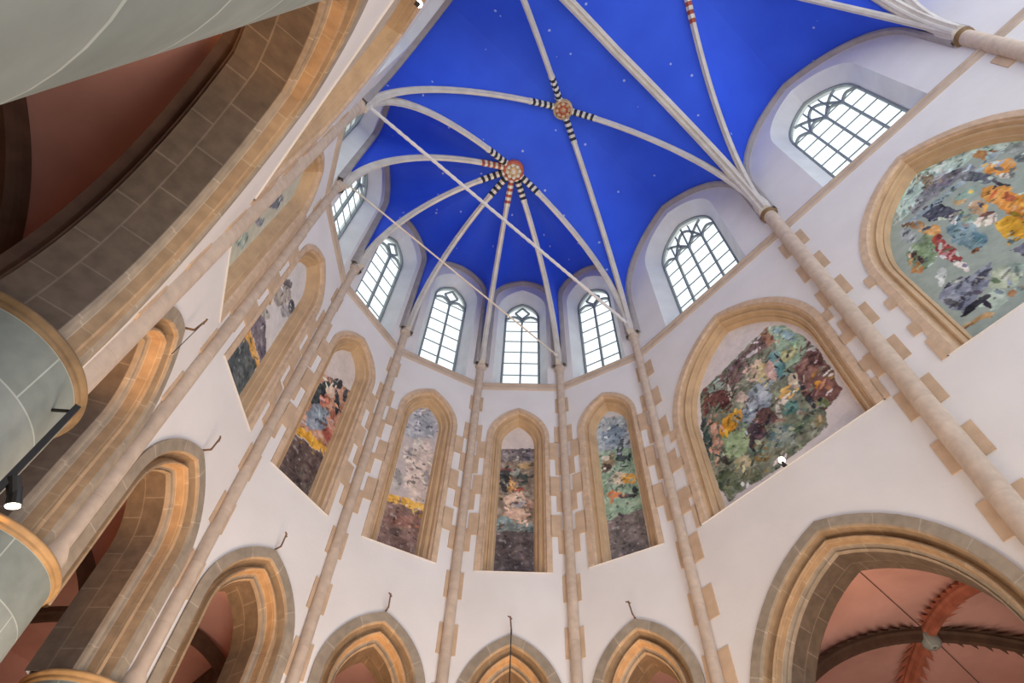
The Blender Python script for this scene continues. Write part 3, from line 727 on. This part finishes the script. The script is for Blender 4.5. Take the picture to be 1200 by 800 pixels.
def resample(pts, n):
    L = [0]
    for a, b_ in zip(pts, pts[1:]): L.append(L[-1] + (b_ - a).length)
    out = []; j = 0
    for i in range(n + 1):
        s_ = L[-1] * i / n
        while j < len(L) - 2 and L[j + 1] < s_: j += 1
        out.append(pts[j].lerp(pts[j + 1], (s_ - L[j]) / max(1e-6, L[j + 1] - L[j])))
    return out, L[-1]
RP = [(-.095, -.02), (-.095, .08), (-.065, .12), (-.052, .17), (-.04, .21), (.04, .21), (.052, .17), (.065, .12), (.095, .08), (.095, -.02)]
RPW = [(-.17, -.02), (-.17, .10), (-.13, .14), (-.11, .20), (-.06, .22), (-.02, .16), (.02, .16), (.06, .22), (.11, .20), (.13, .14), (.17, .10), (.17, -.02)]
RPF = [(-.10, -.02), (-.10, .12), (-.04, .17), (.04, .17), (.10, .12), (.10, -.02)]
def vault_rib(pts, label, stripes=None, prof=RP, mat_=None, band=1.25):
    pts, L = resample(pts, 60); t = thing('vault_rib', label, 'rib', pts[0])
    if not stripes:
        mb = MB(); sweep(mb, pts, prof); mb.build('rib_moulding', mat_ or M['rib'], t, False); return t
    ns = int(60 * (1 - band / L)); mb = MB(); sweep(mb, pts[:ns + 1], prof); mb.build('rib_moulding', mat_ or M['rib'], t)
    fine, _ = resample(pts[ns:], 12); mb = MB(); big = [(a * 1.12, b_ * 1.08) for a, b_ in prof]
    sweep(mb, fine, big, mf=lambda r, c: r % 2); mb.build('painted_bands', [M['cream'] if stripes != 'red' else M['red'], M['black'] if stripes == 'black' else (M['red'] if stripes == 'dark' else M['cream'])], t)
    return t
ZB1, ZB2 = 25.25, 25.85
IN = {k: shift(k, WO - .16) for k in P}
B1 = (P[8] + P[2]) / 2 + Vector((0, .0)); B2 = (P[8] + P[1] + P[2] + P[9]) / 4; B3 = (P[9] + P[0] + P[1] + P[10]) / 4
T1 = (P[1] + P[9]) / 2; T1.y = .72; T0 = (P[0] + P[10]) / 2; B4 = (P[0] + P[-1] + P[10] + Vector((-.97, -11))) / 4
ceil = MB()
def wall_top(b): return (25.45, 21.6) if b.wide else (25.5, 24.15)
def bay_web(a, boss, zb, la=None):
    b = BAYS[a]; zt, zs = wall_top(b); mid = b.w(b.c, 0); mid = Vector((mid.x, mid.y))
    for k in (a, a + 1):
        e = b.w(.13 if k == a else b.L - .13, 0); wc = wall_curve((e.x, e.y), mid, CAPZ, zs, zt)
        rc = rib_curve(IN[k], boss, CAPZ, zb); web(ceil, wc, rc)
    return b
def trans_web(k0, k1, mid, zt, boss, zb):
    for k in (k0, k1):
        web(ceil, rib_curve(IN[k], mid, CAPZ, zt), rib_curve(IN[k], boss, CAPZ, zb))
for a in (2, 3, 4, 5, 6, 7): bay_web(a, B1, ZB1)
bay_web(1, B2, ZB2); bay_web(8, B2, ZB2); trans_web(8, 2, B1, ZB1, B2, ZB2); trans_web(9, 1, T1, 25.6, B2, ZB2)
bay_web(0, B3, ZB2); bay_web(9, B3, ZB2); trans_web(9, 1, T1, 25.6, B3, ZB2); trans_web(10, 0, T0, 25.6, B3, ZB2)
P[11] = Vector((-.97, -11.0)); BAYS[10] = None
def wbay(p, q, boss, zb):
    mid = (Vector(p) + Vector(q)) / 2
    for e in (p, q): web(ceil, wall_curve(e, mid, CAPZ, 21.6, 25.45), rib_curve(e, boss, CAPZ, zb))
wbay(IN[0], P[-1] + Vector((-.2, 0)), B4, ZB2); wbay(IN[10], P[11] + Vector((.2, 0)), B4, ZB2)
for k in (0, 10): web(ceil, rib_curve(IN[k], T0, CAPZ, 25.6), rib_curve(IN[k], B4, CAPZ, ZB2))
for p in (P[-1] + Vector((-.2, 0)), P[11] + Vector((.2, 0))): web(ceil, rib_curve(p, (P[-1] + P[11]) / 2, CAPZ, 25.6), rib_curve(p, B4, CAPZ, ZB2))
struct(ceil.build('ceiling', M['blue'], None, True))
# wall arches (grey ribs where the vault meets the clerestory)
WN = {a: BN[a] for a in BN}
for a in range(-1, 9):
    b = BAYS[a]; zt, zs = wall_top(b); mid = b.w(b.c, 0); mid = Vector((mid.x, mid.y)); mb = MB()
    for k in (a, a + 1):
        e = b.w(.13 if k == a else b.L - .13, 0); wc = wall_curve((e.x, e.y), mid, CAPZ, zs, zt)
        wc, _ = resample(wc, 40); nn = Vector((b.n.x, b.n.y, 0)); rows = []
        for dd, ii in ((.02, .0), (-.16, .0), (-.18, .04), (-.16, .12), (.02, .14)):
            row = []
            for i_, p_ in enumerate(wc):
                tg = (wc[min(i_ + 1, len(wc) - 1)] - wc[max(i_ - 1, 0)]).normalized(); inn = nn.cross(tg)
                if inn.dot(V3(mid, 21) - p_) < 0: inn = -inn
                row.append(p_ - nn * dd + inn * ii)
            rows.append(row)
        mb.grid(rows)
    o = mb.build('wall_rib', M['wallrib'], None)
    tag(o, 'grey pointed wall rib around the window above ' + BN[a] if a >= 0 else 'grey wall rib curving into the top right corner', 'rib')
# ribs
C8 = 'leftmost springing'
RD = [(2, 'the right end of the apse', 'black'), (3, 'shaft right of the middle window', 'black'), (4, 'shaft left of the middle window', 'dark'),
      (5, 'shaft left of the faded mural', 'black'), (6, 'shaft left of the blue grey robe mural', 'black'), (7, 'shaft left of the slate panel mural', 'red'), (8, 'springing at the head of the left wall', 'black')]
for k, nm, st in RD:
    vault_rib(rib_curve(IN[k], B1, CAPZ, ZB1), 'pale banded rib from red boss to ' + nm, st)
for k, nm in ((8, 'head of the left wall'), (2, 'right end of the apse'), (1, 'brown ringed thick shaft on the right'), (9, 'left wall beyond the top edge')):
    vault_rib(rib_curve(IN[k], B2, CAPZ, ZB2), 'pale black-banded diagonal rib from tan boss to ' + nm, 'black')
for k, nm in ((1, 'brown ringed thick shaft on the right'), (0, 'top right corner shaft'), (9, 'left wall beyond the top edge')):
    vault_rib(rib_curve(IN[k], B3, CAPZ, ZB2), 'pale red-banded diagonal rib of the nearer bay to ' + nm, 'red', band=1.6)
vault_rib(rib_curve(IN[0], B4, CAPZ, ZB2), 'pale rib fanning from the top right corner shaft toward the unseen next bay', None)
vault_rib(rib_curve(IN[1], T1, CAPZ, 25.6) + rib_curve(IN[9], T1, CAPZ, 25.6)[::-1][1:], 'broad double moulded transverse rib crossing the vault down to the thick right shaft', None, RPW)
vault_rib(rib_curve(IN[0], T0, CAPZ, 25.6), 'broad double moulded transverse rib entering the top right corner shaft', None, RPW)
# bosses
def boss(c, z, label, m1, m2, r):
    t = thing('vault_boss', label, 'boss', (c.x, c.y, z))
    mb = MB(); mb.lathe(c, [(.02, z - .02), (r, z - .02), (r, z - .2), (r * .92, z - .26), (r * .8, z - .28), (r * .74, z - .24)], 20); mb.build('rim', m1, t)
    mb = MB(); mb.lathe(c, [(r * .76, z - .24), (r * .6, z - .30), (r * .45, z - .27), (r * .35, z - .3), (.02, z - .32)], 20); mb.build('rosette', m2, t)
    mb = MB(); 
    for j in range(8):
        an = PI / 4 * j; p = Vector((c.x + r * .6 * math.cos(an), c.y + r * .6 * math.sin(an), z - .30)); mb.bar(p, p + Vector((0, 0, -.05)), .07, 8, .03)
    mb.bar((c.x, c.y, z - .3), (c.x, c.y, z - .38), .09, 10, .04); mb.build('petals', M['cream'] if m1 == M['bossred'] else M['boss'], t)
boss(B1, ZB1, 'red painted round boss where the apse ribs meet', M['bossred'], M['boss'], .38)
boss(B2, ZB2, 'tan painted round boss where four diagonal ribs cross', M['boss'], M['bossred'], .36)
boss(B3, ZB2, 'painted round boss of the nearer vault bay beyond the top edge', M['bossred'], M['boss'], .36)
# tie rods
def tie(p, q, z, r, label, m, twist):
    p, q = V3(p, z), V3(q, z); d = (q - p); L = d.length; d.normalize(); s_ = Vector((-d.y, d.x, 0)); n = int(L / .12)
    t = thing('tie_rod', label, 'tie rod', p)
    mb = MB(); rows = []
    for i in range(n + 1):
        rr = r * (1.25 if i % 2 and twist else 1); c = p + d * (L * i / n)
        rows.append([c + (s_ * math.cos(a_) + Vector((0, 0, 1)) * math.sin(a_)) * rr for a_ in [2 * PI * k / 8 for k in range(8)]])
    mb.grid(rows, closed=True); mb.build('rod', m, t)
    for e, f in ((p, p + d * .12), (q, q - d * .12)):
        mb = MB(); mb.bar(e, f, r * 2.2); mb.build('end_plate', m, t)
tie(shift(8, -.2), shift(2, -.2), 19.85, .045, 'thick white twisted tie rod crossing the blue vault', M['rod'], True)
tie(shift(7, -.2), shift(3, -.35), 19.6, .028, 'thin grey tie rod crossing in front of the apse windows', M['rib'], False)

# ------------------------------------------------------------------ iron hooks above the arcade arches
for a in (2, 3, 4, 5, 6, 7):
    b = BAYS[a]; x = b.c; t = thing('iron_hook', 'small rusty iron bracket above the arch under ' + BN[a], 'bracket', b.w(x, 9.72, -.05))
    mb = MB(); mb.bar(b.w(x, 9.70, 0), b.w(x, 9.72, -.16), .018); mb.bar(b.w(x, 9.72, -.16), b.w(x + .03, 9.98, -.22), .016); mb.bar(b.w(x - .01, 9.93, -.2), b.w(x + .08, 9.97, -.24), .014); mb.build('bracket_arm', M['rust'], t)
    if a in (3,): mb = MB(); mb.bar(b.w(x, 9.72, -.16), b.w(x, 6.6, -.16), .012); mb.build('hanging_wire', M['iron'], t)
    if a == 7: mb = MB(); mb.bar(b.w(x, 9.98, -.2), b.w(x + .05, 9.0, -.16), .006); mb.build('hanging_wire', M['iron'], t)

# ------------------------------------------------------------------ spotlights
b = BAYS[8]
t = thing('pole_spotlight', 'black spotlight on a long pole beside the column ring at the left edge', 'spotlight', (-.62, 5.10, 5.8))
mb = MB(); mb.box(lambda x, z, d: Vector((x, d, z)), -.645, -.595, 4.55, 5.86, 5.075, 5.125); mb.build('pole', M['iron'], t)
mb = MB(); mb.bar((-.62, 5.10, 5.80), (-.80, 5.24, 5.80), .015); mb.build('wall_bracket', M['iron'], t)
mb = MB(); mb.bar((-.62, 5.10, 4.98), (-.54, 5.14, 4.94), .02); mb.bar((-.60, 5.09, 5.03), (-.52, 5.13, 4.93), .05, 12); mb.bar((-.54, 5.12, 4.98), (-.475, 5.14, 4.86), .048, 14, .056); mb.build('lamp_head', M['iron'], t)
mb = MB(); mb.bar((-.477, 5.14, 4.862), (-.471, 5.142, 4.85), .048, 14); mb.build('lens', M['bulb'], t)
b = BAYS[1]
def sill_lamp(b, x, z, d, label):
    t = thing('small_spotlight', label, 'spotlight', b.w(x, z, d))
    mb = MB(); mb.box(b.w, x - .04, x + .04, z - .01, z + .02, d - .03, d + .06); mb.bar(b.w(x, z + .02, d), b.w(x, z + .09, d), .02, 12, .035); mb.build('housing', M['iron'], t)
    mb = MB(); mb.lathe((b.w(x, z, d).x, b.w(x, z, d).y), [(.01, z + .21), (.05, z + .19), (.065, z + .14), (.05, z + .10), (.01, z + .09)], 12); mb.build('bulb', M['bulb'], t)
sill_lamp(BAYS[1], 2.70, 11.28, -.05, 'small lit spotlight on the sill of the large crowded mural')
sill_lamp(BAYS[8], 3.85, 14.3, -.10, 'small lit spotlight on the left wall at the top edge')

# ------------------------------------------------------------------ aisle and ambulatory vaults
AW = 6.3; ZS, ZC = RING + .1, 9.75
aisle = MB(); outer = MB()
def cell(a, names):
    b = BAYS[a]; TQ = WO + TH; I0, I1 = shift(a, TQ), shift(a + 1, TQ); O0, O1 = shift(a, WO + TH + AW), shift(a + 1, WO + TH + AW)
    if a == 1: O0 = I0 - b.n * AW
    ctr = (I0 + I1 + O0 + O1) / 4
    def half(p, q, zt, stilt):
        m_ = (p + q) / 2
        for e in (p, q): web(aisle, wall_curve(e, m_, ZS, stilt, zt) , rib_curve(e, ctr, ZS, ZC))
    half(I0, I1, 9.62, ZS + (.3 if b.wide else 1.6)); half(I0, O0, 9.7, ZS + .4); half(I1, O1, 9.7, ZS + .4); half(O0, O1, 9.62, ZS + .3)
    outer.face([V3(O0, 0), V3(O1, 0), V3(O1, 10), V3(O0, 10)])
    prof = [(x * (1.3 if b.wide else 1.1), y * 1.1) for x, y in RP]
    for j, (e, nm) in enumerate(((I0, 'near right'), (I1, 'near left'), (O0, 'far right'), (O1, 'far left'))):
        t = thing('aisle_vault_rib', names + ', rib to its ' + nm + ' corner', 'rib', V3(e, ZS))
        rc, L = resample(rib_curve(e, ctr, ZS, ZC), 48)
        mm = M['darkrib']
        if a == 1 and j in (0, 3): mm = M['redrib']
        mb = MB(); sweep(mb, rc, prof); mb.build('rib_moulding', mm, t)
        if a == 1:                                                    # flame-like painted barbs near the boss
            d = (rc[-1] - rc[0]); d.z = 0; d.normalize(); sd = Vector((-d.y, d.x, 0))
            for s_ in (-1, 1):
                mb = MB(); up, lo, fs = [], [], []
                for i in range(27, 47):
                    p = rc[i]; up.append(p + sd * s_ * .11 - Vector((0, 0, .035)))
                    q_ = rc[i] if i % 2 else rc[i - 2]
                    lo.append(q_ + sd * s_ * (.14 if i % 2 else .36) - Vector((0, 0, .05 if i % 2 else .09)))
                mb.grid([up, lo]); mb.build('painted_barbs', mm, t)
        # transverse and wall ribs
    t = thing('aisle_boss', names + ', small grey boss', 'boss', V3(ctr, ZC))
    mb = MB(); mb.lathe(ctr, [(.02, ZC), (.17, ZC - .05), (.18, ZC - .3), (.13, ZC - .36), (.02, ZC - .38)], 16); mb.build('boss_disc', M['column'], t, True)
    for e0, e1, nm in ((I0, O0, 'right'), (I1, O1, 'left')):
        if nm == 'right' and a not in (1,): continue
        m_ = (e0 + e1) / 2; c1 = wall_curve(e0, m_, ZS, ZS + .4, 9.7); c2 = wall_curve(e1, m_, ZS, ZS + .4, 9.7)
        pts, _ = resample(c1 + c2[::-1][1:], 60)
        t = thing('aisle_transverse_rib', names + ', dark cross arch at its ' + nm, 'rib', V3(e0, ZS))
        mb = MB(); sweep(mb, pts, [(x * 1.8, y * 1.5) for x, y in RP]); mb.build('rib_moulding', M['darkrib'], t)
    if a == 1:
        t = thing('ridge_seam', 'thin dark line along the crown of the right side vault', 'seam', V3(ctr, ZC))  # ridge line of the vault, built as thin dark bars
        m0, m1 = (I0 + I1) / 2, (O0 + O1) / 2; mb = MB(); mb.bar(V3(m0, 9.60), V3(ctr, ZC - .03), .007); mb.build('seam', M['iron'], t)
        mb = MB(); mb.bar(V3(ctr, ZC - .03), V3(m1, 9.60), .007); mb.build('seam', M['iron'], t)
for a in (1, 2, 3, 4, 5, 6, 7, 8): cell(a, 'side vault behind arch under ' + BN[a])
for a in (0, 9):                                                      # the side vaults run on one more bay
    b = BAYS[a]; TQ = WO + TH; I0, I1 = shift(a, TQ), shift(a + 1, TQ); O0, O1 = I0 - b.n * AW, I1 - b.n * AW
    ctr = (I0 + I1 + O0 + O1) / 4
    for p, q in ((I0, I1), (I0, O0), (I1, O1), (O0, O1)):
        m_ = (p + q) / 2
        for e in (p, q): web(aisle, wall_curve(e, m_, ZS, ZS + .4, 9.7), rib_curve(e, ctr, ZS, ZC))
    outer.face([V3(O0, 0), V3(O1, 0), V3(O1, 10), V3(O0, 10)])
    e0, e1 = (I0, O0) if a == 0 else (I1, O1); outer.face([V3(e0, 0), V3(e1, 0), V3(e1, 10.5), V3(e0, 10.5)])  # unseen end wall, added to keep outside light out of the aisle
    for (p, q) in ((I0, I1),): outer.face([V3(p, 0), V3(q, 0), V3(q, 10.5), V3(p, 10.5)])
struct(aisle.build('ceiling_aisle', M['pink'], None, True)); struct(outer.build('wall_aisle', M['pink']))

# ------------------------------------------------------------------ lamps of the aisles
ORANGE = (1.0, 0.50, 0.16)
for a in (2, 3, 4, 5, 6, 7):
    b = BAYS[a]; lamp('ambulatory_lamp', b.w(b.c, 3.6, 2.2), 34, WARM, .3)
    spot('arch_uplighter', b.w(b.c, 4.6, .55), b.w(b.c, 9.3, .40), 800, ORANGE, 34)
lamp('aisle_lamp', BAYS[8].w(1.5, 3.0, 3.4), 7, WARM, .3)
spot('arch_uplighter', BAYS[8].w(1.6, 4.4, .5), BAYS[8].w(4.1, 9.3, .55), 420, ORANGE, 36)
spot('arch_uplighter', BAYS[1].w(2.6, 4.4, .5), BAYS[1].w(2.6, 9.3, .40), 230, ORANGE, 60)
for x in (1.2, 4.2): lamp('aisle_lamp', BAYS[1].w(x, 3.4, 3.2), 85, (1.0, 0.85, 0.72), .3)
